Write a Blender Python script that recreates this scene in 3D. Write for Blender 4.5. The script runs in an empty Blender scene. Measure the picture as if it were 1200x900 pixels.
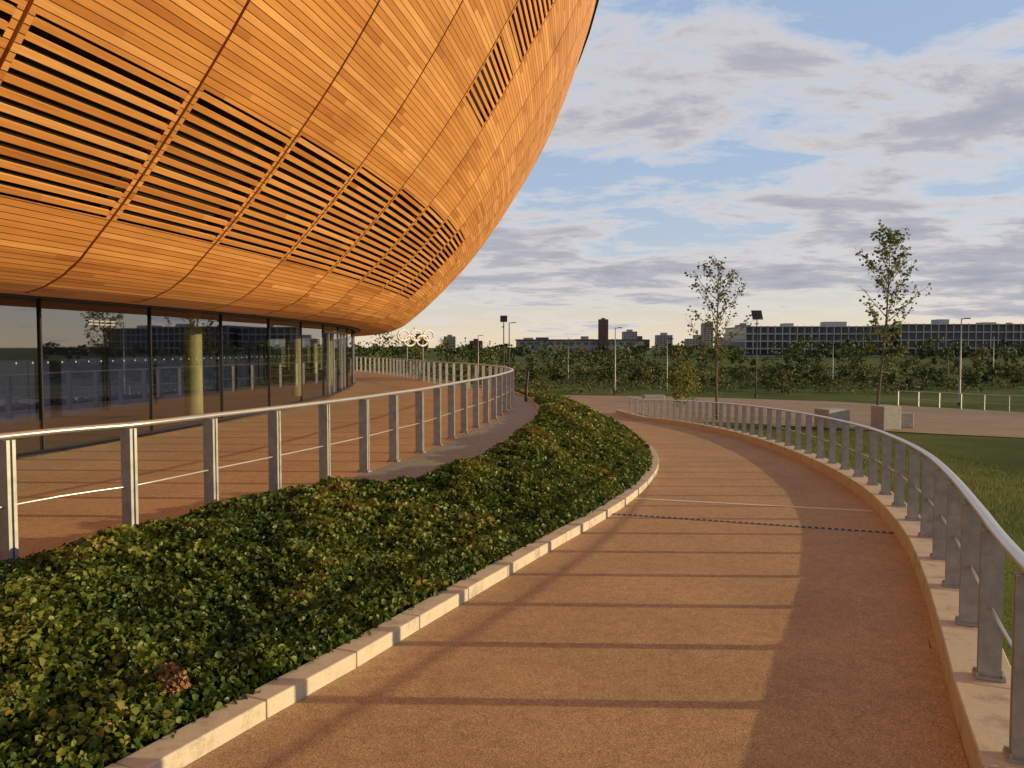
import bpy, math, random
import numpy as np
from mathutils import Vector
random.seed(7); RNG=np.random.default_rng(7)
sc=bpy.context.scene
sc.view_settings.view_transform='Standard'
try: sc.view_settings.look='None'
except Exception: pass
sc.view_settings.exposure=0

# ------------------------------------------------------------ node helpers
def mat_new(name):
    m=bpy.data.materials.new(name); m.use_nodes=True
    nt=m.node_tree; b=nt.nodes['Principled BSDF']
    return m,nt,b
def N(nt,t,**k):
    n=nt.nodes.new(t)
    for a,v in k.items(): setattr(n,a,v)
    return n
def L(nt,a,b): nt.links.new(a,b)
def ramp(nt,stops,fac=None,interp='LINEAR'):
    r=N(nt,'ShaderNodeValToRGB'); r.color_ramp.interpolation=interp
    e=r.color_ramp.elements
    while len(e)<len(stops): e.new(0.5)
    for i,(p,c) in enumerate(stops):
        e[i].position=p; e[i].color=(c[0],c[1],c[2],1)
    if fac is not None: L(nt,fac,r.inputs[0])
    return r
def mth(nt,op,a,b=None,c=None):
    n=N(nt,'ShaderNodeMath',operation=op)
    for i,v in enumerate((a,b,c)):
        if v is None: continue
        if isinstance(v,(int,float)): n.inputs[i].default_value=v
        else: L(nt,v,n.inputs[i])
    return n.outputs[0]
def mixc(nt,fac,a,b,mode='MIX'):
    n=N(nt,'ShaderNodeMix',data_type='RGBA',blend_type=mode)
    for i,v in ((0,fac),(6,a),(7,b)):
        if isinstance(v,(int,float)): n.inputs[i].default_value=v
        elif isinstance(v,tuple): n.inputs[i].default_value=(v[0],v[1],v[2],1)
        else: L(nt,v,n.inputs[i])
    return n.outputs[2]
def noise(nt,vec,scale,detail=4,rough=0.55,dist=0.0):
    n=N(nt,'ShaderNodeTexNoise'); n.inputs['Scale'].default_value=scale
    n.inputs['Detail'].default_value=detail; n.inputs['Roughness'].default_value=rough
    n.inputs['Distortion'].default_value=dist
    if vec is not None: L(nt,vec,n.inputs['Vector'])
    return n.outputs['Fac']
def objco(nt): return N(nt,'ShaderNodeTexCoord').outputs['Object']
def bump(nt,b,h,strength=0.3,dist=0.01):
    n=N(nt,'ShaderNodeBump'); n.inputs['Strength'].default_value=strength
    n.inputs['Distance'].default_value=dist
    L(nt,h,n.inputs['Height']); L(nt,n.outputs[0],b.inputs['Normal'])

def simple(name,col,rough=0.6,metal=0.0,var=0.15,scale=3.0):
    m,nt,b=mat_new(name); co=objco(nt)
    f=noise(nt,co,scale,4,0.65)
    d=tuple(c*(1-var) for c in col); u=tuple(min(1,c*(1+var)) for c in col)
    r=ramp(nt,[(0.3,d),(0.7,u)],f); L(nt,r.outputs[0],b.inputs['Base Color'])
    b.inputs['Roughness'].default_value=rough; b.inputs['Metallic'].default_value=metal
    return m

# resin-bound gravel
def gravel(name,c1,c2,c3):
    m,nt,b=mat_new(name); co=objco(nt)
    v=N(nt,'ShaderNodeTexVoronoi'); v.inputs['Scale'].default_value=150; L(nt,co,v.inputs['Vector'])
    sp=N(nt,'ShaderNodeSeparateColor'); L(nt,v.outputs['Color'],sp.inputs[0])
    r=ramp(nt,[(0.0,c1),(0.45,c2),(0.85,c2),(1.0,c3)],sp.outputs[0])
    big=noise(nt,co,0.7,4,0.6); rb=ramp(nt,[(0.3,(0.84,0.84,0.84)),(0.7,(1.08,1.07,1.05))],big)
    col=mixc(nt,1.0,r.outputs[0],rb.outputs[0],'MULTIPLY')
    st=noise(nt,co,9,4,0.7); rs=ramp(nt,[(0.35,(0.84,0.83,0.82)),(0.55,(1,1,1))],st)
    col=mixc(nt,1.0,col,rs.outputs[0],'MULTIPLY')
    L(nt,col,b.inputs['Base Color']); b.inputs['Roughness'].default_value=0.8
    b.inputs['Specular IOR Level'].default_value=0.2
    bump(nt,b,v.outputs['Distance'],0.22,0.005)
    return m
M_path=gravel('resin_gravel_path',(0.25,0.165,0.095),(0.50,0.335,0.19),(0.72,0.57,0.4))
M_terr=gravel('resin_gravel_terrace',(0.27,0.175,0.1),(0.51,0.335,0.195),(0.70,0.55,0.39))
M_plaza=gravel('resin_gravel_plaza',(0.25,0.17,0.11),(0.44,0.31,0.2),(0.62,0.48,0.34))

def concrete(name,col):
    m,nt,b=mat_new(name); co=objco(nt)
    f=noise(nt,co,5,6,0.7); r=ramp(nt,[(0.25,tuple(c*0.5 for c in col)),(0.48,col),(0.8,tuple(min(1,c*1.15) for c in col))],f)
    f2=noise(nt,co,120,3,0.6); r2=ramp(nt,[(0.3,(0.8,0.8,0.8)),(0.6,(1,1,1))],f2)
    L(nt,mixc(nt,1.0,r.outputs[0],r2.outputs[0],'MULTIPLY'),b.inputs['Base Color'])
    b.inputs['Roughness'].default_value=0.8; bump(nt,b,f2,0.3,0.004)
    return m
M_conc=concrete('kerb_concrete',(0.56,0.5,0.41))
M_block=concrete('block_concrete',(0.42,0.4,0.37))
M_joint=simple('pale_joint',(0.72,0.66,0.58),0.8,0,0.1,5)
M_steel=simple('galvanised_steel',(0.34,0.36,0.38),0.5,0.35,0.22,9)
M_rail=simple('satin_steel_rail',(0.6,0.6,0.6),0.33,0.7,0.08,5)
M_dark=simple('dark_metal',(0.03,0.03,0.033),0.5,0.3)
M_black=simple('dark_void',(0.012,0.008,0.005),0.9)
M_white=simple('white_paint',(0.8,0.8,0.8),0.5,0,0.04)
M_dot=simple('frosted_dot',(0.35,0.38,0.42),0.6,0,0.04)
M_soil=simple('planter_soil',(0.02,0.022,0.01),0.95,0,0.5,8)
M_blue=simple('blue_interior_panel',(0.035,0.055,0.17),0.5,0,0.3,1.2)
M_yel=simple('yellow_column_paint',(0.72,0.66,0.3),0.5,0,0.08)
M_roof=simple('roof_metal',(0.35,0.35,0.36),0.4,0.5)
M_brick=simple('brown_brick',(0.12,0.05,0.035),0.8,0,0.25,0.2)
M_clad=simple('pale_cladding',(0.33,0.35,0.38),0.6,0,0.12,0.05)
M_tower=simple('tower_concrete',(0.3,0.28,0.29),0.8,0,0.2,0.05)
M_win=simple('window_dark',(0.04,0.05,0.07),0.2)
M_bark=simple('bark',(0.13,0.10,0.08),0.9,0,0.35,12)

def leafmat(name,stops,rough=0.5,transl=0.35):
    m,nt,b=mat_new(name)
    a=N(nt,'ShaderNodeAttribute',attribute_name='leaf_tone')
    r=ramp(nt,stops,a.outputs['Fac'])
    L(nt,r.outputs[0],b.inputs['Base Color']); b.inputs['Roughness'].default_value=rough
    b.inputs['Specular IOR Level'].default_value=0.35
    if transl>0:
        t=N(nt,'ShaderNodeBsdfTranslucent'); L(nt,r.outputs[0],t.inputs['Color'])
        mx=N(nt,'ShaderNodeMixShader'); mx.inputs[0].default_value=transl
        out=nt.nodes['Material Output']
        L(nt,b.outputs[0],mx.inputs[1]); L(nt,t.outputs[0],mx.inputs[2]); L(nt,mx.outputs[0],out.inputs['Surface'])
    return m
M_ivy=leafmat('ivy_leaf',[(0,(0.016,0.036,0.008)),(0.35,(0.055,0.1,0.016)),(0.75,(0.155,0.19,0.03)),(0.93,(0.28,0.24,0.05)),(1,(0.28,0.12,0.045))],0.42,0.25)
M_dry=leafmat('dry_leaf',[(0,(0.14,0.07,0.035)),(1,(0.3,0.17,0.09))],0.8,0)
M_tree=leafmat('tree_leaf',[(0,(0.07,0.1,0.02)),(0.5,(0.13,0.17,0.035)),(1,(0.25,0.24,0.055))],0.55,0.45)
M_far=leafmat('distant_leaf',[(0,(0.022,0.04,0.013)),(0.45,(0.05,0.08,0.021)),(0.8,(0.11,0.13,0.032)),(1,(0.21,0.175,0.05))],0.85,0)
M_blade=leafmat('grass_blade',[(0,(0.055,0.085,0.016)),(0.6,(0.11,0.155,0.026)),(1,(0.24,0.21,0.06))],0.6,0.3)

def grassmat():
    m,nt,b=mat_new('grass'); co=objco(nt)
    f=noise(nt,co,0.12,4,0.6); r=ramp(nt,[(0.3,(0.055,0.085,0.018)),(0.52,(0.1,0.14,0.026)),(0.68,(0.2,0.165,0.06))],f)
    f2=noise(nt,co,14,4,0.75); r2=ramp(nt,[(0.3,(0.5,0.5,0.5)),(0.7,(1.25,1.25,1.2))],f2)
    L(nt,mixc(nt,1.0,r.outputs[0],r2.outputs[0],'MULTIPLY'),b.inputs['Base Color'])
    b.inputs['Roughness'].default_value=0.9; b.inputs['Specular IOR Level'].default_value=0.1
    bump(nt,b,f2,0.8,0.08)
    return m
M_grass=grassmat()

PL=0.098
def timber():
    m,nt,b=mat_new('cedar_cladding')
    uv=N(nt,'ShaderNodeUVMap',uv_map='UVMap'); s=N(nt,'ShaderNodeSeparateXYZ'); L(nt,uv.outputs[0],s.inputs[0])
    u,v=s.outputs[0],s.outputs[1]
    vs=mth(nt,'DIVIDE',v,PL); pid=mth(nt,'FLOOR',vs); fr=mth(nt,'FRACT',vs)
    pan=mth(nt,'FLOOR',u)
    wn0=N(nt,'ShaderNodeTexWhiteNoise',noise_dimensions='2D')
    c0=N(nt,'ShaderNodeCombineXYZ'); L(nt,pan,c0.inputs[0]); L(nt,pid,c0.inputs[1]); L(nt,c0.outputs[0],wn0.inputs['Vector'])
    half=mth(nt,'GREATER_THAN',mth(nt,'FRACT',u),mth(nt,'MULTIPLY_ADD',wn0.outputs['Value'],2.6,0.1))
    c1=N(nt,'ShaderNodeCombineXYZ'); L(nt,mth(nt,'MULTIPLY_ADD',half,0.37,pan),c1.inputs[0]); L(nt,pid,c1.inputs[1])
    wn=N(nt,'ShaderNodeTexWhiteNoise',noise_dimensions='2D'); L(nt,c1.outputs[0],wn.inputs['Vector'])
    tone=ramp(nt,[(0.0,(0.46,0.195,0.055)),(0.2,(0.58,0.27,0.08)),(0.75,(0.67,0.335,0.108)),(1.0,(0.78,0.44,0.17))],wn.outputs['Value'])
    c2=N(nt,'ShaderNodeCombineXYZ'); L(nt,mth(nt,'MULTIPLY',u,3.0),c2.inputs[0]); L(nt,mth(nt,'MULTIPLY',v,45.0),c2.inputs[1])
    g=noise(nt,c2.outputs[0],1.0,4,0.65); gr=ramp(nt,[(0.25,(0.76,0.72,0.66)),(0.6,(1.05,1.03,1.0))],g)
    col=mixc(nt,1.0,tone.outputs[0],gr.outputs[0],'MULTIPLY')
    co=objco(nt); big=noise(nt,co,0.35,3,0.6); br=ramp(nt,[(0.3,(0.82,0.78,0.74)),(0.7,(1.08,1.08,1.08))],big)
    col=mixc(nt,1.0,col,br.outputs[0],'MULTIPLY')
    gap=mth(nt,'LESS_THAN',fr,0.11)
    col=mixc(nt,gap,col,(0.06,0.022,0.007))
    L(nt,col,b.inputs['Base Color']); b.inputs['Roughness'].default_value=0.58
    b.inputs['Specular IOR Level'].default_value=0.3
    bump(nt,b,mth(nt,'SUBTRACT',1.0,gap),0.4,0.01)
    return m
M_timber=timber()

def glassmat():
    m,nt,b=mat_new('facade_glass')
    nt.nodes.remove(b); out=nt.nodes['Material Output']
    t=N(nt,'ShaderNodeBsdfTransparent'); t.inputs[0].default_value=(0.66,0.7,0.73,1)
    g=N(nt,'ShaderNodeBsdfGlossy'); g.inputs['Roughness'].default_value=0.015; g.inputs[0].default_value=(0.8,0.85,0.95,1)
    lw=N(nt,'ShaderNodeLayerWeight'); lw.inputs[0].default_value=0.5
    f=mth(nt,'MULTIPLY_ADD',mth(nt,'POWER',lw.outputs['Facing'],3.0),0.5,0.26)
    mx=N(nt,'ShaderNodeMixShader'); L(nt,f,mx.inputs[0]); L(nt,t.outputs[0],mx.inputs[1]); L(nt,g.outputs[0],mx.inputs[2])
    L(nt,mx.outputs[0],out.inputs['Surface'])
    return m
M_glass=glassmat()

def gratemat():
    m,nt,b=mat_new('grey_sett_paving'); co=objco(nt)
    br=N(nt,'ShaderNodeTexBrick'); L(nt,co,br.inputs['Vector']); br.inputs['Scale'].default_value=6
    br.inputs['Color1'].default_value=(0.3,0.3,0.295,1); br.inputs['Color2'].default_value=(0.42,0.41,0.39,1)
    br.inputs['Mortar'].default_value=(0.09,0.09,0.09,1); br.inputs['Mortar Size'].default_value=0.03
    f=noise(nt,co,25,4,0.7); r=ramp(nt,[(0.3,(0.7,0.7,0.7)),(0.7,(1.1,1.1,1.1))],f)
    L(nt,mixc(nt,1.0,br.outputs[0],r.outputs[0],'MULTIPLY'),b.inputs['Base Color'])
    b.inputs['Roughness'].default_value=0.7; bump(nt,b,f,0.4,0.01)
    return m
M_sett=gratemat()

# ------------------------------------------------------------ mesh helpers
def empty(name,loc=(0,0,0)):
    e=bpy.data.objects.new(name,None); e.location=loc; sc.collection.objects.link(e); e.empty_display_size=0.5
    return e
def link(name,me,mat,parent=None,smooth=False):
    o=bpy.data.objects.new(name,me); sc.collection.objects.link(o)
    if mat: me.materials.append(mat)
    if parent: o.parent=parent; o.matrix_parent_inverse=parent.matrix_basis.inverted()
    if smooth: me.polygons.foreach_set('use_smooth',[True]*len(me.polygons))
    return o
class MB:
    def __init__(s): s.v=[]; s.f=[]; s.uv=[]
    def quad(s,a,b,c,d,uv=None):
        i=len(s.v); s.v+= [a,b,c,d]; s.f.append((i,i+1,i+2,i+3)); s.uv.append(uv or [(0,0)]*4)
    def box(s,c,ax,ay,az):
        c,ax,ay,az=map(Vector,(c,ax,ay,az)); i=len(s.v)
        for sx in(-1,1):
            for sy in(-1,1):
                for sz in(-1,1): s.v.append(tuple(c+ax*sx+ay*sy+az*sz))
        for f in((0,1,3,2),(4,6,7,5),(0,4,5,1),(2,3,7,6),(0,2,6,4),(1,5,7,3)):
            s.f.append(tuple(i+k for k in f)); s.uv.append([(0,0)]*4)
    def abox(s,x0,x1,y0,y1,z0,z1):
        s.box(((x0+x1)/2,(y0+y1)/2,(z0+z1)/2),((x1-x0)/2,0,0),(0,(y1-y0)/2,0),(0,0,(z1-z0)/2))
    def tube(s,pts,rad,seg=8,rx=1.0):
        pts=[Vector(p) for p in pts]; base=len(s.v); n=len(pts)
        for k,p in enumerate(pts):
            t=(pts[min(k+1,n-1)]-pts[max(k-1,0)]).normalized()
            up=Vector((0,0,1)) if abs(t.z)<0.9 else Vector((0,1,0))
            a=t.cross(up).normalized(); b=a.cross(t).normalized()
            r=rad[k] if hasattr(rad,'__len__') else rad
            for j in range(seg):
                an=2*math.pi*j/seg; s.v.append(tuple(p+a*math.cos(an)*r*rx+b*math.sin(an)*r))
        for k in range(n-1):
            for j in range(seg):
                j2=(j+1)%seg; s.f.append((base+k*seg+j,base+k*seg+j2,base+(k+1)*seg+j2,base+(k+1)*seg+j)); s.uv.append([(0,0)]*4)
        s.f.append(tuple(base+j for j in range(seg))); s.uv.append([(0,0)]*seg)
        s.f.append(tuple(base+(n-1)*seg+j for j in range(seg))); s.uv.append([(0,0)]*seg)
    def make(s,name,mat,parent=None,smooth=False,uv=False):
        me=bpy.data.meshes.new(name); me.from_pydata([tuple(x) for x in s.v],[],s.f)
        if uv:
            l=me.uv_layers.new(name='UVMap'); flat=[c for f in s.uv for p in f for c in p]
            l.data.foreach_set('uv',flat)
        me.update(); return link(name,me,mat,parent,smooth)
def bevel(o,w,seg=2):
    b=o.modifiers.new('bevel','BEVEL'); b.width=w; b.segments=seg; b.limit_method='ANGLE'
def spline(P,step=0.25):
    out=[]
    P=[np.array(p,float) for p in P]; n=len(P)
    for i in range(n-1):
        p0=P[max(i-1,0)];p1=P[i];p2=P[i+1];p3=P[min(i+2,n-1)]
        if i==0: p0=2*p1-p2
        if i==n-2: p3=2*p2-p1
        for t in np.linspace(0,1,12,endpoint=False):
            out.append(0.5*((2*p1)+(-p0+p2)*t+(2*p0-5*p1+4*p2-p3)*t*t+(-p0+3*p1-3*p2+p3)*t**3))
    out.append(P[-1]); return np.array(out)
def resample(P,n=None,step=None,start=0.0):
    P=np.array(P,float); d=np.r_[0,np.cumsum(np.linalg.norm(np.diff(P,axis=0),axis=1))]
    if n is None: n=int((d[-1]-start)/step)+1; s=start+np.arange(n)*step
    else: s=np.linspace(0,d[-1],n)
    return np.stack([np.interp(s,d,P[:,k]) for k in range(P.shape[1])],1)
def arc_at_y(P,y):
    d=np.r_[0,np.cumsum(np.linalg.norm(np.diff(P,axis=0),axis=1))]
    return float(d[np.argmin(np.abs(P[:,1]-y))])
def normals2(P):
    t=np.gradient(P,axis=0); t/=np.linalg.norm(t,axis=1)[:,None]
    return np.stack([t[:,1],-t[:,0]],1),t   # right-hand normal
def loft(name,rows,mat,parent=None,smooth=True):
    n=len(rows[0]); v=[tuple(p) for r in rows for p in r]; f=[]
    for a in range(len(rows)-1):
        for i in range(n-1): f.append((a*n+i,(a+1)*n+i,(a+1)*n+i+1,a*n+i+1))
    me=bpy.data.meshes.new(name); me.from_pydata(v,[],f); me.update()
    return link(name,me,mat,parent,smooth)

def npmesh(name,co,faces,mat,leaf_tone=None,parent=None):
    me=bpy.data.meshes.new(name); nv=len(co); nf,k=faces.shape
    me.vertices.add(nv); me.vertices.foreach_set('co',co.astype(np.float32).ravel())
    me.loops.add(nf*k); me.loops.foreach_set('vertex_index',faces.astype(np.int32).ravel())
    me.polygons.add(nf); me.polygons.foreach_set('loop_start',(np.arange(nf)*k).astype(np.int32))
    me.update(calc_edges=True)
    if leaf_tone is not None:
        a=me.attributes.new('leaf_tone','FLOAT','POINT'); a.data.foreach_set('value',leaf_tone.astype(np.float32))
    return link(name,me,mat,parent)
def leaves(name,C,size,mat,leaf_tone,parent=None,up=0.6,simple=False,rng=RNG,aspect=0.85):
    n=len(C); nrm=rng.normal(size=(n,3)); nrm[:,2]=np.abs(nrm[:,2])+up*1.5; nrm/=np.linalg.norm(nrm,axis=1)[:,None]
    r=rng.normal(size=(n,3)); t=np.cross(nrm,r); t/=np.linalg.norm(t,axis=1)[:,None]; s=np.cross(nrm,t)
    if simple: loc=np.array([(0,0,0),(-.42,.5,.08),(0,1,0),(.42,.5,.08)]); F=np.array([[0,1,2,3]])
    else:
        loc=np.array([(0,0,0),(-.48,.22,.12),(-.36,.7,.16),(0,1,-.05),(.36,.7,.16),(.48,.22,.12)]); F=np.array([[0,1,2,3],[0,3,4,5]])
    loc=loc*np.array([aspect*1.1,1,1]); m=len(loc); sz=np.broadcast_to(size,(n,))
    co=C[:,None,:]+sz[:,None,None]*(loc[None,:,0:1]*s[:,None,:]+(loc[None,:,1:2]-.5)*t[:,None,:]+loc[None,:,2:3]*nrm[:,None,:])
    co=co.reshape(-1,3); faces=(np.arange(n)[:,None,None]*m+F[None]).reshape(-1,4)
    return npmesh(name,co,faces,mat,np.repeat(leaf_tone,m),parent)

# ------------------------------------------------------------ levels / plan curves (metres)
G=-2.34
def zp(y):
    y=np.asarray(y,float); yy=np.clip(y,0,44)
    return -0.35-0.026*yy-0.0004*yy*yy-0.026*np.minimum(y,0)
A0=[(-9.6,-8),(-7.2,-2),(-5.65,2),(-4.3,5),(-3.78,6.38),(-3.4,7.2),(-3.0,8.3),(-2.62,9.45),(-1.3,9.7),(-.91,10.75),(-.5,11.9),(0,14.6),(.6,18.7),(.84,22.5),(.65,27.4),(.1,31)]
A1=[(.1,31),(-1,34.7),(-2.4,38.2),(-3.7,41.5),(-5.2,46.5),(-7.7,53.5),(-11.2,61),(-20,76),(-35,92),(-60,106),(-81,110),(-120,105),(-160,70),(-172,26),(-150,-40),(-81,-65),(-40,-50),(-18,-25)]
B0=[(-6.6,-8),(-4.25,-2),(-2.85,1.5),(-1.68,4.27),(-1.12,5.5),(-.69,6.55),(0,8.2),(.5,9.4),(1.15,10.9),(1.92,12.9),(2.7,15.4),(3.4,18.5),(4.0,23.3),(4.15,29),(3.85,36),(3.0,43),(1.6,49)]
C0=[(-2.4,-8),(-.1,-2),(1.33,1.5),(2.5,4.35),(2.99,5.45),(3.89,7.5),(4.72,9.6),(5.49,12),(6.08,14.3),(6.76,18.1),(7.4,23.3),(7.77,29.2),(7.75,36.7),(7.25,43),(6.3,49)]
F0=[(-8.9,-8),(-6.9,-3),(-5.35,2.5),(-3.97,6.38),(-3.46,7.21),(-3.06,8.31),(-2.70,9.3),(-2.37,10.28),(-2.06,11.27),(-1.78,12.37),(-1.5,13.4),(-1.27,14.7),(-1.02,16.2),(-.6,18.5),(-.3,20.7),(0,24.2),(-.1,27),(-.7,30.5),(-1.8,34),(-3.2,37.5),(-4.5,41),(-6,46),(-8.5,53),(-12,60)]
Bs=resample(spline(B0),n=160); Cs=resample(spline(C0),n=160)

# ground sheet to the horizon
g=MB(); R=6000
g.quad((-R,-R,G),(R,-R,G),(R,R,G),(-R,R,G)); g.make('grass_ground',M_grass)

# path
rows=[]
for a in np.linspace(0,1,9):
    P=Bs*(1-a)+Cs*a; rows.append(np.c_[P,zp(P[:,1])])
loft('footpath',rows,M_path)

def kerb(name,P,w,h,off,stone,depth=0.3,zf=zp,chip=0.004):
    Q=resample(P,step=stone); nr,t=normals2(Q); m=MB()
    for i in range(len(Q)-1):
        a=Q[i]+t[i]*chip; b=Q[i+1]-t[i+1]*chip
        pts=[]
        for p,nn in((a,nr[i]),(b,nr[i+1])):
            z=float(zf(p[1])); q0=p+nn*off; q1=p+nn*(off+w); j=random.uniform(-.003,.003)
            pts+= [(q0[0],q0[1],z-depth),(q1[0],q1[1],z-depth),(q1[0],q1[1],z+h+j),(q0[0],q0[1],z+h+j)]
        k=len(m.v); m.v+=pts
        for f in((0,1,2,3),(7,6,5,4),(0,4,5,1),(1,5,6,2),(2,6,7,3),(3,7,4,0)):
            m.f.append(tuple(k+x for x in f)); m.uv.append([(0,0)]*4)
    o=m.make(name,M_conc); bevel(o,0.01,2); return o
kerb('kerb',Bs,0.19,0.11,-0.19,0.915)
kerb('kerb',Cs,0.36,0.2,0.0,1.15)
Ag=resample(spline(A0[8:]+A1[1:7]),step=0.3)
kerb('kerb',Ag,0.13,0.06,-0.13,0.6,0.3,lambda y:0.0)
rk=np.array([(-2.42,9.62),(-1.42,9.72)]); kerb('kerb',rk,0.1,0.04,0.0,0.5,0.2,lambda y:0.0)

# terrace plateau
poly=[tuple(p) for p in A0[:8]]+[tuple(p) for p in spline(A0[8:]+A1[1:8])]+A1[8:]
me=bpy.data.meshes.new('terrace'); me.from_pydata([(x,y,0.0) for x,y in poly],[],[tuple(range(len(poly)))]); me.update()
link('terrace',me,M_terr)
E=np.array([tuple(p) for p in spline([A0[-3],A0[-2]]+A1)]); nr,t=normals2(E)
rows=[np.c_[E+nr*o,np.full(len(E),z)] for o,z in((-.02,-0.02),(0.9,-0.25),(4,-1.5),(7,G-.1))]
loft('grass_bank',rows,M_grass)
Fs=spline(F0); Ff=Fs[(Fs[:,1]>9.55)&(Fs[:,1]<46)]; Aa=spline(A0[8:]+A1[1:6]); Aa=Aa[Aa[:,1]<46.5]
f1=resample(Ff,n=60); a1=resample(Aa,n=60); nf,_=normals2(f1); na,_=normals2(a1)
f1=f1+nf*0.1; a1=a1-na*0.14
loft('sett_paving',[np.c_[f1,np.full(60,.005)],np.c_[(f1+a1)/2,np.full(60,.005)],np.c_[a1,np.full(60,.005)]],M_sett)

# planter soil
Ap=resample(np.array(A0),n=120); Bp=Bs[Bs[:,1]<32.5]; nb,_=normals2(Bp); Bp=resample(Bp-nb*0.2,n=120)
def planter_z(a,yA,yB,x,y):
    zb=zp(yB)+0.07; s=1-a
    base=zb+(0.03-zb)*(1-(1-s)**1.5)
    return base+0.06*np.sin(math.pi*a)+0.05*np.sin(x*1.7+1.3*y)*np.sin(math.pi*a)*np.cos(0.8*y-x)
rows=[]
for a in np.linspace(0,1,15):
    P=Ap*(1-a)+Bp*a; z=planter_z(a,Ap[:,1],Bp[:,1],P[:,0],P[:,1]); rows.append(np.c_[P,z])
loft('planter_bed',rows,M_soil)
def sample_planter(n,ylo,yhi):
    i=RNG.uniform(0,118.99,n*6); a=RNG.uniform(0,1,n*6); k=i.astype(int); f=(i-k)[:,None]
    Aq=Ap[k]*(1-f)+Ap[k+1]*f; Bq=Bp[k]*(1-f)+Bp[k+1]*f
    P=Aq*(1-a[:,None])+Bq*a[:,None]; ok=(P[:,1]>ylo)&(P[:,1]<yhi)
    P=P[ok][:n];a=a[ok][:n];Aq=Aq[ok][:n];Bq=Bq[ok][:n]
    z=planter_z(a,Aq[:,1],Bq[:,1],P[:,0],P[:,1]); return P,a,z
def lump(x,y):
    return (0.5+0.22*np.sin(2.1*x+1.7*y+.5)*np.cos(1.3*y-2.4*x)+0.22*np.sin(5.3*x-3.1*y)*np.sin(4.4*y+1.9*x)+0.24*np.sin(11*x+3*y+2*np.sin(3*y))*np.sin(9*y-4*x+2*np.cos(4*x)))
cs=[];ss=[];rs=[]
for n,ylo,yhi,s0,s1 in((7000,-7,3,.08,.1),(95000,3,8,.024,.058),(52000,8,13,.034,.066),(32000,13,20,.05,.088),(16000,20,33,.09,.13)):
    P,a,z=sample_planter(n,ylo,yhi); m=len(P); lp=np.clip(lump(P[:,0],P[:,1]),0,1)
    edge=np.clip(np.minimum(a,1-a)*9,0,1)
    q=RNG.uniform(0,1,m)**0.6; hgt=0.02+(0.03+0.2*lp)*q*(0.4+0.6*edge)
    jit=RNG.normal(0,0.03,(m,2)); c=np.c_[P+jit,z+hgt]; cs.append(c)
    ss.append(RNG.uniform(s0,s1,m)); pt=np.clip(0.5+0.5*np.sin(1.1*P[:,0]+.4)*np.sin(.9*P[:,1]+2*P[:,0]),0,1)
    rs.append(np.clip(0.03+0.68*q*lp+0.27*pt+RNG.normal(0,.15,m),0,0.97)+(RNG.uniform(0,1,m)>.98)*.05)  # low leaves toned darker: shade in the gaps put into leaf colour, plus random tone
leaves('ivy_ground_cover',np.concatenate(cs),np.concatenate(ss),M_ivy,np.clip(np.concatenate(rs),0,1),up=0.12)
d=RNG.normal(0,1,(900,3)); d/=np.linalg.norm(d,axis=1)[:,None]; d[:,2]=np.abs(d[:,2])
leaves('dried_plant',np.array([-2.0,4.6,-0.24])+d*np.array([.11,.11,.14])*RNG.uniform(.4,1,(900,1)),.03,M_dry,RNG.uniform(0,1,900),up=0)

# right-hand bank falling to the lawn, and far-left bank of the path
ncs,_=normals2(Cs); rows=[]
for o,dz in((0.34,0.10),(0.8,0.02),(2.2,-.28)):
    P=Cs+ncs*o; rows.append(np.c_[P,np.maximum(zp(Cs[:,1])+dz,G-.02)])
P=Cs+ncs*9; rows.append(np.c_[P,np.full(len(P),G-.05)])
loft('grass_bank',rows,M_grass)
nb,_=normals2(Bs); k=Bs[:,1]>27; P0=Bs[k];n0=nb[k]
loft('grass_bank',[np.c_[P0-n0*.16,zp(P0[:,1])+.08],np.c_[P0-n0*1.2,zp(P0[:,1])-.05],np.c_[P0-n0*5,np.full(k.sum(),G-.05)]],M_grass)

def strip(name,a,b,w,mat,dz,n=30):
    a=np.array(a);b=np.array(b); t=(b-a)/np.linalg.norm(b-a); nn=np.array([t[1],-t[0]])
    P=a+(b-a)*np.linspace(0,1,n)[:,None]
    loft(name,[np.c_[P+nn*o,zp((P+nn*o)[:,1])+dz] for o in(-w/2,w/2)],mat)
strip('drain_channel',(1.46,11.75),(4.96,10.3),0.085,M_steel,0.004)
ds=MB()
for k in range(46):
    t=(k+.5)/46; c=np.array([1.46,11.75])*(1-t)+np.array([4.96,10.3])*t; z=float(zp(c[1]))+.008
    u=np.array([3.5,-1.45]); u/=np.linalg.norm(u); w=np.array([-u[1],u[0]])
    q=[c+u*.026*a+w*.032*b for a,b in((-1,-1),(1,-1),(1,1),(-1,1))]
    ds.quad(*[(p[0],p[1],z) for p in q])
ds.make('drain_slots',M_black)
strip('path_joint',(2.05,13.25),(5.45,12.0),0.1,M_joint,0.004)

# plaza
pl=[(1.2,48),(6.6,48.2),(7.6,44.5),(12,43),(20,37.5),(32,31),(60,22),(110,10),(110,28),(60,40),(32,50),(24,60),(14,66),(0,69),(-6,66),(-2,55)]
me=bpy.data.meshes.new('plaza_paving'); me.from_pydata([(x,y,G+.03) for x,y in pl],[],[tuple(range(len(pl)))]); me.update(); link('plaza_paving',me,M_plaza)

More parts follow.
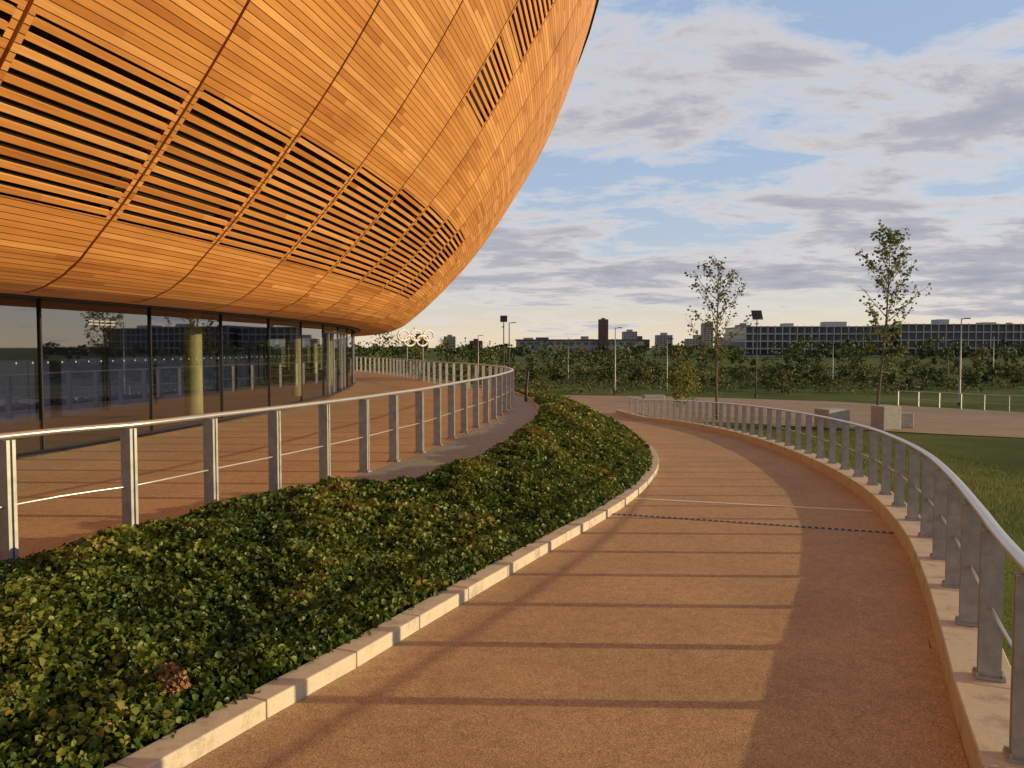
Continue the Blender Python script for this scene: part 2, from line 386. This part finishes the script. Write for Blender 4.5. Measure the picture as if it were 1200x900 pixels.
# ------------------------------------------------------------ railings
def railing(name,line,zf,H,spacing,base=0.0,w=0.062,start=0.0):
    e=empty(name,(float(line[0][0]),float(line[0][1]),0))
    Q=resample(line,step=spacing,start=start); nr,t=normals2(Q); posts=MB(); plates=MB()
    for i,(p,n,tt) in enumerate(zip(Q,nr,t)):
        z=float(zf(p[1]))+base; top=float(zf(p[1]))+H-.03
        for sg_ in(-1,1):
            q=p+tt*.023*sg_
            posts.box((q[0],q[1],(z+top)/2),(n[0]*w,n[1]*w,0),(tt[0]*.0135,tt[1]*.0135,0),(0,0,(top-z)/2))
        posts.box((p[0],p[1],(z+top)/2),(n[0]*.02,n[1]*.02,0),(tt[0]*.0093,tt[1]*.0093,0),(0,0,(top-z)/2-.02))
        plates.box((p[0],p[1],z+.009),(n[0]*.085,n[1]*.085,0),(tt[0]*.06,tt[1]*.06,0),(0,0,.009))
        for a in(-1,1):
            for b in(-1,1):
                plates.box((p[0]+n[0]*.07*a+tt[0]*.045*b,p[1]+n[1]*.07*a+tt[1]*.045*b,z+.026),(.009,0,0),(0,.009,0),(0,0,.01))
    posts.make('posts',M_steel,e)
    plates.make('base_plates',M_steel,e)
    D=resample(line,step=0.3)
    r=MB(); r.tube([(p[0],p[1],float(zf(p[1]))+H) for p in D],.026,10,1.45); r.make('top_rail',M_rail,e,True)
    r=MB()
    r.tube([(p[0],p[1],float(zf(p[1]))+base+(H-base)*.47) for p in D],.0105,8); r.make('mid_rail',M_rail,e,True)
    return e
railing('metal_railing',Fs,lambda y:0.0,1.05,1.06,0.0,start=arc_at_y(Fs,7.2)%1.06)
RC=Cs+ncs*0.2; RC=RC[RC[:,1]<47.5]
railing('metal_railing',RC,zp,1.14,1.15,0.2,start=(arc_at_y(RC,5.6)+.3)%1.15)
railing('metal_railing',spline([(27,56),(32,50),(40,45),(55,39),(80,32)]),lambda y:G,1.05,1.4,0.03)

# ------------------------------------------------------------ velodrome
V=empty('timber_clad_velodrome',(-81.2,26,0))
CX,CY,R0=-81.2,26.0,75.0
NP=205; W=2*math.pi*R0/NP; S0=-14.75; LEAN=0.22
prof=spline([(-.3,2.68),(0,2.58),(.6,2.5),(1.3,2.5),(2.0,2.75),(2.55,3.17),(3.25,3.78),(4.25,4.78),(5.15,5.8),(6.0,6.95),(6.75,8.1),(7.6,9.5),(8.3,11),(8.9,12.8)])
pd=np.r_[0,np.cumsum(np.linalg.norm(np.diff(prof,axis=0),axis=1))]; VL=pd[-1]
def PV(v): return np.interp(v,pd,prof[:,0]),np.interp(v,pd,prof[:,1])
def v_at_z(z):
    m=prof[:,0]>1.0; return float(np.interp(z,prof[m,1],pd[m]))
def S(u,v,inn=0.0):
    o,z=PV(v); o2,z2=PV(min(v+.05,VL)); o1,z1=PV(max(v-.05,0)); l=math.hypot(o2-o1,z2-z1)
    nx,nz=(z2-z1)/l,-(o2-o1)/l
    th=(S0+u*W-LEAN*max(o,0))/R0; oo=o-nx*inn; zz=z-nz*inn
    return (CX+(R0+oo)*math.cos(th),CY+(R0+oo)*math.sin(th),zz)
gq=0.010
LT=[(v_at_z(6.75),v_at_z(7.85)),(v_at_z(8.1),v_at_z(9.4))]
clad=MB(); slat=MB(); back=MB()
def patch(u0,u1,v0,v1,nu=2,step=.4):
    n=max(1,int(math.ceil((v1-v0)/step)))
    for i in range(nu):
        a=u0+(u1-u0)*i/nu; b=u0+(u1-u0)*(i+1)/nu
        for j in range(n):
            c=v0+(v1-v0)*j/n; d=v0+(v1-v0)*(j+1)/n
            clad.quad(S(a,c),S(b,c),S(b,d),S(a,d),[(a,c),(b,c),(b,d),(a,d)])
def edge(u,v0,v1,sg):
    n=max(1,int((v1-v0)/.4))
    for j in range(n):
        c=v0+(v1-v0)*j/n; d=v0+(v1-v0)*(j+1)/n
        clad.quad(S(u,c),S(u,d),S(u,d,.1),S(u,c,.1),[(u+.01*sg,c)]*2+[(u+.01*sg,d)]*2)
for k in range(-60,NP-60):
    z=[]
    if -7<=k<=6: z+=[(v_at_z(3.36),v_at_z(4.8+.075*max(k,-1)))]
    if k==3: z+=LT
    u0,u1=k+gq,k+1-gq; cur=0.0
    for(v1,v2) in z:
        patch(u0,u1,cur,v1); patch(u0,k+.04,v1,v2,1); patch(k+.96,u1,v1,v2,1)
        ns=int(round((v2-v1)/.155)); dv=(v2-v1)/ns
        for s in range(ns):
            a=v1+dv*(s+.5)-.037; b=a+.074; ua,ub=k+.04,k+.96
            uvv=(math.floor(a/PL)+.35)*PL+ (s%5)*PL*7
            for(i0,i1,w0,w1) in((0,0,a,b),(0,.03,a,a),(0,.03,b,b)):
                if i0==i1: slat.quad(S(ua,w0),S(ub,w0),S(ub,w1),S(ua,w1),[(ua,uvv),(ub,uvv),(ub,uvv+.05),(ua,uvv+.05)])
                else: slat.quad(S(ua,w0,i0),S(ub,w0,i0),S(ub,w0,i1),S(ua,w0,i1),[(ua,uvv),(ub,uvv),(ub,uvv+.03),(ua,uvv+.03)])
        cur=v2
    patch(u0,u1,cur,VL)
    if -10<k<25: edge(u0,0,VL,1); edge(u1,0,VL,-1)
    n=24
    for j in range(n):
        c=VL*j/n; d=VL*(j+1)/n
        back.quad(S(k,c,.2),S(k+1,c,.2),S(k+1,d,.2),S(k,d,.2))
clad.make('cedar_cladding_panels',M_timber,V,uv=True)
slat.make('louvre_slats',M_timber,V,uv=True)
back.make('cladding_backing',M_black,V)
def ring(name,prs,mat,n=205,smooth=False,ph=0.0,parent=V):
    rows=[]
    for r,z in prs:
        th=np.linspace(0,2*math.pi,n+1)+ph
        rows.append(np.c_[CX+r*np.cos(th),CY+r*np.sin(th),np.full(n+1,z)])
    return loft(name,rows,mat,parent,smooth)
ring('roof',[(R0+8.95,12.7),(R0+9.0,13.0),(R0+8.6,13.05),(R0+8.4,12.6),(R0-10,10.6),(40,9.4),(0.1,9.0)],M_roof)
ring('rim_trim',[(R0-.34,2.70),(R0-.32,2.54),(R0-.02,2.53),(R0-.01,2.56)],M_dark)
ring('foyer_ceiling',[(R0-.3,2.69),(R0-7,2.69)],M_dark)
NG=157
ph=(13.0-CY)/R0
ring('glass_panes',[(R0-.35,0.02),(R0-.35,2.66)],M_glass,NG,False,math.asin(ph))
ring('foyer_wall',[(R0-5,0.0),(R0-5,2.68)],M_blue,NG)
mu=MB(); col=MB(); dots=MB(); fr=MB()
for i in range(NG):
    th=math.asin(ph)+2*math.pi*i/NG; c,s=math.cos(th),math.sin(th)
    mu.box((CX+(R0-.33)*c,CY+(R0-.33)*s,1.33),(c*.015,s*.015,0),(-s*.015,c*.015,0),(0,0,1.33))
    thb=th+2*math.pi/NG; cb,sb=math.cos(thb),math.sin(thb)
    p=Vector((CX+(R0-.33)*c,CY+(R0-.33)*s,.04)); q=Vector((CX+(R0-.33)*cb,CY+(R0-.33)*sb,.04))
    mu.box((p+q)/2,(q-p)/2,Vector((c,s,0))*.03,(0,0,.04))
    if i%3==0:
        th2=th-.0277
        col.tube([(CX+(R0-1.5)*math.cos(th2),CY+(R0-1.5)*math.sin(th2),zz) for zz in(0,.6,1.3,2,2.68)],.22,20)
    mu.box((CX+(R0-4.9)*c,CY+(R0-4.9)*s,1.33),(c*.04,s*.04,0),(-s*.05,c*.05,0),(0,0,1.33))
    if i<14 or i>150:
        for j in range(9):
            f=(j+.5)/9; m=p.lerp(q,f); n3=Vector((c,s,0)); tt=(q-p).normalized()
            for zz in(1.5,):
                cc=m+n3*-.012; cc.z=zz; base=len(dots.v)
                for a in range(10):
                    an=a*math.pi/5; dots.v.append(tuple(cc+tt*math.cos(an)*.016+Vector((0,0,1))*math.sin(an)*.016))
                dots.f.append(tuple(range(base,base+10))); dots.uv.append([(0,0)]*10)
    if i in(5,6,8):
        for f in(.33,.66):
            m=p.lerp(q,f); fr.box((m.x,m.y,1.15),Vector((c,s,0))*.03,(q-p).normalized()*.035,(0,0,1.15))
        m=(p+q)/2; fr.box((m.x,m.y,2.3),Vector((c,s,0))*.035,(q-p)/2*.98,(0,0,.04))
mu.make('mullions',M_dark,V); col.make('columns',M_yel,V,True); dots.make('glass_manifestation_dots',M_dot,V); fr.make('door_frames',M_steel,V)
sg=MB()
for r_ in range(3):
    for k in range(5):
        y=14.2+k*.15; th=math.asin((y-CY)/R0); c,s=math.cos(th),math.sin(th)
        sg.box((CX+(R0-.335)*c,CY+(R0-.335)*s,2.28-r_*.06),(c*.002,s*.002,0),(-s*.06,c*.06,0),(0,0,.012))
sg.make('door_sign',M_dot,V)

# ------------------------------------------------------------ street lamps and furniture
def lamp(x,y,z,h,panel=True,size=.42,dark=True,r=.055):
    e=empty('street_lamp',(x,y,z)); m=MB()
    m.tube([(x,y,z-.1),(x,y,z+h*.35),(x,y,z+h)],[r*1.3,r,r*.65],10); m.make('pole',M_dark if dark else M_steel,e,True)
    h2=MB(); h2.tube([(x,y,z),(x,y,z+.25)],r*1.9,10)
    h2.make('base_sleeve',M_dark,e)
    b=MB()
    if panel:
        a=math.radians(58)
        b.box((x,y,z+h-.1),(size,0,0),(0,size*1.05*math.cos(a),size*1.05*math.sin(a)),(0,-.03*math.sin(a),.03*math.cos(a)))
        b.box((x-.05,y-.1,z+h*.88),(.10,0,0),(0,.22,0),(0,0,.04))
    else:
        b.tube([(x,y,z+h-.05),(x+.3,y,z+h)],.03,8); b.box((x+.4,y,z+h),(.2,0,0),(0,.09,0),(0,0,.035))
    o=b.make('lamp_head',M_dark,e); bevel(o,.01,1)
lamp(19.8,65,G,6.8,True,.42); lamp(9.0,70,G,5.8,False,dark=False); lamp(14.7,76,G,4.9,False,dark=False,r=.05)
lamp(-.7,68,G,6.6,True,.3); lamp(-.25,72,G,6.3,False); lamp(31.3,56,G,6.1,False,dark=False)
lamp(-4,95,G,5.5,False,dark=False); lamp(7,100,G,4.3,False,dark=False); lamp(38,95,G,4.5,False,dark=False); lamp(50,92,G,4.2,False)
lamp(60,100,G,5.5,False,dark=False)
def block(x,y,w,d,h,rot):
    m=MB(); c,s=math.cos(rot),math.sin(rot)
    m.box((x,y,G+h/2+.03),(c*w/2,s*w/2,0),(-s*d/2,c*d/2,0),(0,0,h/2))
    m.box((x,y,G+.05),(c*(w/2-.06),s*(w/2-.06),0),(-s*(d/2-.06),c*(d/2-.06),0),(0,0,.05))
    o=m.make('concrete_block',M_block); bevel(o,.04,2)
block(16.2,40.5,1.3,1.1,.95,.3); block(18.6,39.8,1.0,1.0,1.15,.2); block(19.7,40.6,1.1,.7,.75,-.1); block(10.6,60,1.6,.6,.5,.1)
b=MB(); b.tube([(.45,25.9,0),(.47,25.9,.5),(.52,25.9,.95),(.53,25.9,1.0)],[.05,.045,.04,.02],12); b.make('bollard',M_dark,None,True)

# five interlocking rings sign on posts
RX,RY=-8.6,72.0; e=empty('five_rings_sign',(RX,RY,G)); m=MB()
rr=.46; ca,sa=math.cos(.8),math.sin(.8)
for cx_,cz in((-1.06,0),(0,0),(1.06,0),(-.53,-.46),(.53,-.46)):
    pts=[]
    for a in np.linspace(0,2*math.pi,33):
        h=(cx_+rr*math.cos(a))*1.35; pts.append((RX+h*ca,RY+h*sa,2.8+cz+rr*math.sin(a)))
    m.tube(pts,.085,8)
m.make('rings',M_white,e)
m=MB()
for dx in(-.9,.9): m.tube([(RX+dx*ca-.1,RY+dx*sa+.1,G),(RX+dx*ca-.1,RY+dx*sa+.1,2.7)],.05,8)
m.make('support_posts',M_steel,e)

# ------------------------------------------------------------ distant buildings
def carpark(x0,x1,y,d,ztop):
    e=empty('multistorey_car_park',(x0,y,G)); m=MB(); k=MB(); f=MB()
    H=ztop-G; nfl=4; fh=H/nfl
    for i in range(nfl+1):
        z=G+fh*i; m.abox(x0,x1,y,y+d,z-.3,z+.35 if i<nfl else z+.1)
    m.make('floor_slabs',M_clad,e)
    k.abox(x0+1,x1-1,y+3,y+d-1,G,ztop-.4); k.make('dark_interior',M_win,e)
    x=x0
    while x<x1:
        f.abox(x,x+.35,y-.4,y-.02,G+fh*.3,ztop+.3); x+=3.4
    f.make('facade_fins',M_clad,e)
    r=MB(); x=x0+20
    while x<x1:
        w=random.uniform(3,10); r.abox(x,x+w,y+5,y+12,ztop+.1,ztop+random.uniform(1,2.4)); x+=w+random.uniform(8,35)
    r.make('roof_plant',M_clad,e)
carpark(108,175,372,40,11.4); carpark(177,340,366,46,12.3)
def tower(name,x,y,w,d,ztop,mat,floors=10,cols=4):
    e=empty(name,(x,y,G)); m=MB(); m.abox(x-w/2,x+w/2,y,y+d,G,ztop); m.abox(x-w*.2,x+w*.2,y+d*.3,y+d*.7,ztop,ztop+w*.15)
    m.make('walls',mat,e); k=MB(); fh=(ztop-G)/floors
    for i in range(floors):
        for j in range(cols):
            cx=x-w/2+w*(j+.5)/cols; z=G+fh*(i+.3); k.abox(cx-w/cols*.32,cx+w/cols*.32,y-.06,y-.02,z,z+fh*.5)
    k.make('windows',M_win,e)
def shed(name,x0,x1,y,d,ztop):
    e=empty(name,(x0,y,G)); m=MB(); m.abox(x0,x1,y,y+d,G,ztop); m.make('walls',M_tower,e)
    m=MB(); m.abox(x0-1,x1+1,y-1,y+d+1,ztop+.01,ztop+.7); m.abox(x0+12,x0+20,y+4,y+10,ztop+.7,ztop+2); m.make('roof',M_win,e)
    m=MB(); x=x0+2
    while x<x1-4: m.abox(x,x+3,y-.08,y-.02,ztop-2.6,ztop-1.2); x+=4.4
    m.make('windows',M_win,e)
shed('low_warehouse',3,82,500,30,6.0)
tower('brick_tower',56.5,495,5.6,6,19,M_brick,9,2)
tower('apartment_tower',-70,900,13,12,14,M_tower,9,4); tower('apartment_tower',137,930,16,14,20,M_tower,10,5)
tower('apartment_tower',215,880,11,12,28,M_tower,12,3); tower('apartment_tower',272,940,15,14,28,M_tower,12,4)
tower('apartment_tower',-45,1000,16,12,10,M_brick,8,5); tower('apartment_tower',100,1100,26,12,13,M_tower,6,8)
tower('apartment_tower',300,1100,40,12,15,M_tower,6,8); tower('apartment_tower',560,900,10,12,28,M_tower,12,3)
tower('apartment_tower',190,1000,20,12,17,M_tower,8,5); tower('apartment_tower',-110,950,20,12,15,M_brick,8,5)
tower('apartment_tower',165,1050,30,12,12,M_brick,5,9); tower('apartment_tower',245,1050,34,12,13,M_tower,6,9); tower('apartment_tower',20,980,30,12,9,M_tower,5,8)

# ------------------------------------------------------------ trees
def young_tree(name,x,y,z,h,crown_lo,rad,nl,seed,lean=(0,0),bare=0.0,ls=.17):
    rg=np.random.default_rng(seed); e=empty(name,(x,y,z)); m=MB(); tips=[]
    T=[]
    for i in range(12):
        f=i/11; T.append(np.array([x+lean[0]*f+.06*math.sin(5*f+seed),y+lean[1]*f+.05*math.cos(6*f),z+h*.97*f]))
    m.tube(T,[.085*(1-f*.86) for f in np.linspace(0,1,12)],8)
    nb=26
    for i in range(nb):
        f=crown_lo+(0.97-crown_lo)*(i+rg.uniform(0,.8))/nb
        p=np.array([np.interp(f,np.linspace(0,1,12),[q[k] for q in T]) for k in range(3)])
        g_=(f-crown_lo)/(1-crown_lo); ln=rad*(math.sin(math.pi*min(1,(g_*.8+.22)))**.8)*rg.uniform(.65,1.15)+.25
        an=i*2.4+rg.uniform(-.4,.4); d=np.array([math.cos(an),math.sin(an),rg.uniform(.55,1.1)]); d/=np.linalg.norm(d)
        pts=[p]
        for s in range(1,6):
            d=d+np.array([rg.normal(0,.08),rg.normal(0,.08),.09]); d/=np.linalg.norm(d); pts.append(pts[-1]+d*ln/5)
        m.tube(pts,[.026*(1-s/6.5) for s in range(6)],5)
        for s in range(2,6):
            for _ in range(2):
                dd=d+rg.normal(0,.6,3); dd/=np.linalg.norm(dd); l2=ln*rg.uniform(.15,.35)
                q=pts[s]+dd*l2; m.tube([pts[s],(pts[s]+q)/2+rg.normal(0,.02,3),q],[.011,.008,.005],4)
                if rg.uniform()>bare*(.3+1.2*g_): tips+= [pts[s]*.6+q*.4,q,pts[s]]
    m.make('trunk_and_branches',M_bark,e)
    tips=np.array(tips); c=tips[rg.integers(0,len(tips),nl)]+rg.normal(0,.13,(nl,3))
    leaves('foliage',c,rg.uniform(ls*.7,ls*1.2,nl),M_tree,np.clip(rg.normal(.5,.25,nl),0,1),e,up=.1,rng=rg)
young_tree('young_tree',11.5,44.8,G,9.2,.3,2.0,850,3,(-.1,0),.5,.15)
young_tree('young_tree',19.2,42,G,10.6,.3,1.95,1150,11,(.5,0),.15,.17)

def bushy(trees,leaf,per,seed):
    rg=np.random.default_rng(seed); C=[];R_=[];Sz=[]
    for(x,y,h,r,b) in trees:
        nc=11; cz=rg.uniform(.22,1,nc); pr=np.sqrt(np.clip(1-((cz-.5)/.56)**2,.06,1)); an=rg.uniform(0,6.28,nc); rd=rg.uniform(.1,.85,nc)*pr*r
        cc=np.c_[x+rd*np.cos(an),y+rd*np.sin(an),G+h*cz*.93]
        i=rg.integers(0,nc,per); sg_=rg.normal(0,1,(per,3))*np.array([r*.25,r*.25,h*.075]); P=cc[i]+sg_
        P[:,2]=np.maximum(P[:,2],G+.1); C.append(P); tone=rg.uniform(-.2,.2,nc)[i]
        R_.append(np.clip(b+tone+rg.normal(0,.13,per),0,1)); Sz.append(rg.uniform(.7,1.3,per)*leaf*(y/120)**.6)
    return np.concatenate(C),np.concatenate(Sz),np.concatenate(R_)
tr=[]; rg=np.random.default_rng(5)
for _ in range(300):
    y=rg.uniform(100,270); x=rg.uniform(-.42,.95)*y; right=float(np.clip((x/y-.24)/.1,0,1))
    if right>.5 and rg.uniform()<.5: continue
    h=rg.uniform(2.4,4.3)-right*rg.uniform(.8,2.0)
    if rg.uniform()>.84: h=rg.uniform(4.2,6.2)
    tr.append((x,y,max(h,.8),max(h,1.5)*rg.uniform(.3,.5),rg.uniform(.1,.9)))
for _ in range(80):
    y=rg.uniform(78,104); x=rg.uniform(-.06,.85)*y; h=rg.uniform(.8,2.6); tr.append((x,y,h,h*.45,rg.uniform(.25,.95)))
for px,y,h in((438,100,5.2),(450,110,6.0),(462,118,6.4),(800,105,5.6),(940,100,5.9),(950,103,5.4),(1010,98,5.3),(995,100,4.6),(520,120,5.4),(540,112,4.8),(1150,98,4.4),(770,100,4.7),(1060,95,4.2),(905,96,4.2),(570,115,5.2),(640,118,4.8),(665,110,4.9),(868,100,4.4),(1185,90,4.0),(735,112,4.6),(1000,92,3.8),(1110,100,4.6)):
    tr.append(((px-600)/940*y,y,h,h*.31,.6))
C,Sz,R_=bushy(tr,.36,160,9)
leaves('distant_trees',C,Sz,M_far,R_,up=0,simple=True)
tr=[]
for _ in range(230):
    y=rg.uniform(290,640); x=rg.uniform(-.6,1.1)*y; right=float(np.clip((x/y-.24)/.1,0,1))
    if right>.5: y=rg.uniform(290,355); x=rg.uniform(.34,1.1)*y
    tr.append((x,y,rg.uniform(3.6,6.2)-right*1.6+(right>.5)*(rg.uniform()>.8)*3,rg.uniform(3,6),rg.uniform(.1,.6)))
C,Sz,R_=bushy(tr,.8,80,19); leaves('distant_woodland',C,Sz,M_far,R_,up=0,simple=True)
tr=[]
for _ in range(760):
    y=rg.uniform(69,150); x=rg.uniform(-.25,.95)*y
    tr.append((x,y,rg.uniform(.25,1.0),rg.uniform(.8,2.4),rg.uniform(.3,1)))
C,Sz,R_=bushy(tr,.28,50,29); leaves('meadow_shrubs',C,Sz,M_far,R_,up=.1,simple=True)
C,Sz,R_=bushy([(10.2,47,3.9,.8,.8),(9.6,47.6,2.6,.6,.8)],.3,420,33); leaves('shrub',C,Sz,M_tree,R_,up=.1,simple=True)

# grass blades on the near bank and lawn
n=60000; i=RNG.integers(0,150,n); o=RNG.uniform(.4,9,n); P=Cs[i]+ncs[i]*o[:,None]+RNG.normal(0,.2,(n,2))
zz=zp(Cs[i][:,1]); zb=np.where(o<2.2,zz+.05-(o/2.2)*.3,zz-.28+(G-.05-zz+.28)*(o-2.2)/6.8); zb=np.maximum(zb,G)
hh=RNG.uniform(.05,.12,n); an=RNG.uniform(0,6.28,n); dx=np.c_[np.cos(an),np.sin(an)]*.008; tl=RNG.normal(0,.03,(n,2))
co=np.stack([np.c_[P-dx,zb-.02],np.c_[P+dx,zb-.02],np.c_[P+tl,zb+hh]],1).reshape(-1,3)
npmesh('lawn_grass_blades',co,np.arange(n*3).reshape(-1,3),M_blade,np.repeat(RNG.uniform(0,1,n),3))

# ------------------------------------------------------------ world, sun, camera
EL,AZ=math.radians(9.5),math.radians(92)
w=bpy.data.worlds.new('World'); sc.world=w; w.use_nodes=True; nt=w.node_tree
for n_ in list(nt.nodes): nt.nodes.remove(n_)
out=N(nt,'ShaderNodeOutputWorld'); sky=N(nt,'ShaderNodeTexSky',sky_type='NISHITA'); sky.sun_disc=False
sky.sun_elevation=EL; sky.sun_rotation=AZ; sky.air_density=1.0; sky.dust_density=0.5; sky.ozone_density=1.0
bg=N(nt,'ShaderNodeBackground'); L(nt,sky.outputs[0],bg.inputs[0]); bg.inputs[1].default_value=0.15
tc=N(nt,'ShaderNodeTexCoord'); sp=N(nt,'ShaderNodeSeparateXYZ'); L(nt,tc.outputs['Generated'],sp.inputs[0])
zc=mth(nt,'MAXIMUM',sp.outputs[2],0.0); dn=mth(nt,'ADD',zc,0.12)
cb=N(nt,'ShaderNodeCombineXYZ'); L(nt,mth(nt,'DIVIDE',sp.outputs[0],dn),cb.inputs[0]); L(nt,mth(nt,'DIVIDE',sp.outputs[1],dn),cb.inputs[1])
mp=N(nt,'ShaderNodeMapping'); L(nt,cb.outputs[0],mp.inputs[0]); mp.inputs['Location'].default_value=(3.1,1.7,0.4); mp.inputs['Rotation'].default_value=(0,0,.35); mp.inputs['Scale'].default_value=(1.1,1.5,1)
n1=noise(nt,mp.outputs[0],1.45,7,0.64,0.25)
n2=noise(nt,mp.outputs[0],.4,2,0.5)
bank=mth(nt,'MULTIPLY',mth(nt,'POWER',2.718,mth(nt,'MULTIPLY',mth(nt,'POWER',mth(nt,'ABSOLUTE',mth(nt,'DIVIDE',mth(nt,'SUBTRACT',zc,.085),.026)),2.0),-1.0)),.09)
low=mth(nt,'MULTIPLY',mth(nt,'POWER',2.718,mth(nt,'DIVIDE',zc,-.035)),-.14)
dens=mth(nt,'ADD',mth(nt,'ADD',mth(nt,'MULTIPLY',n1,.8),mth(nt,'MULTIPLY',n2,.32)),mth(nt,'ADD',bank,low))
mask=ramp(nt,[(0.485,(0.0,0.0,0.0)),(0.60,(1,1,1))],dens)
ccol=ramp(nt,[(0.48,(0.92,0.84,0.78)),(0.565,(0.72,0.67,0.65)),(0.64,(0.46,0.46,0.51)),(0.77,(0.33,0.35,0.42))],dens)
ov=N(nt,'ShaderNodeMapRange'); L(nt,zc,ov.inputs[0]); ov.inputs[1].default_value=.4; ov.inputs[2].default_value=.65; ov.inputs[3].default_value=1.0; ov.inputs[4].default_value=.34
bgc=N(nt,'ShaderNodeBackground'); L(nt,ccol.outputs[0],bgc.inputs[0]); L(nt,mth(nt,'MULTIPLY',ov.outputs[0],1.0),bgc.inputs[1])
hz=mth(nt,'POWER',2.718,mth(nt,'DIVIDE',zc,-.075))
veil=mixc(nt,hz,(0.41,0.55,0.79),(1.0,0.80,0.58))
bgv=N(nt,'ShaderNodeBackground'); L(nt,veil,bgv.inputs[0]); L(nt,ov.outputs[0],bgv.inputs[1])
mv=N(nt,'ShaderNodeMixShader'); mv.inputs[0].default_value=.7; L(nt,bg.outputs[0],mv.inputs[1]); L(nt,bgv.outputs[0],mv.inputs[2])
mx=N(nt,'ShaderNodeMixShader'); L(nt,mth(nt,'MULTIPLY',mask.outputs[0],.93),mx.inputs[0]); L(nt,mv.outputs[0],mx.inputs[1]); L(nt,bgc.outputs[0],mx.inputs[2])
L(nt,mx.outputs[0],out.inputs[0])

sd=Vector((math.cos(EL)*math.sin(AZ),math.cos(EL)*math.cos(AZ),math.sin(EL)))
sl=bpy.data.lights.new('sun','SUN'); sl.energy=5.0; sl.angle=math.radians(.4); sl.color=(1,.73,.36)
so=bpy.data.objects.new('sun',sl); sc.collection.objects.link(so); so.rotation_euler=(-sd).to_track_quat('-Z','Y').to_euler(); so.location=(30,0,20)

cam=bpy.data.cameras.new('camera'); co_=bpy.data.objects.new('camera',cam); sc.collection.objects.link(co_)
cam.sensor_width=36; cam.lens=28.2; cam.clip_start=.1; cam.clip_end=12000
co_.location=(0,0,1.75); co_.rotation_euler=(math.radians(90-2.62),0,0)
sc.camera=co_
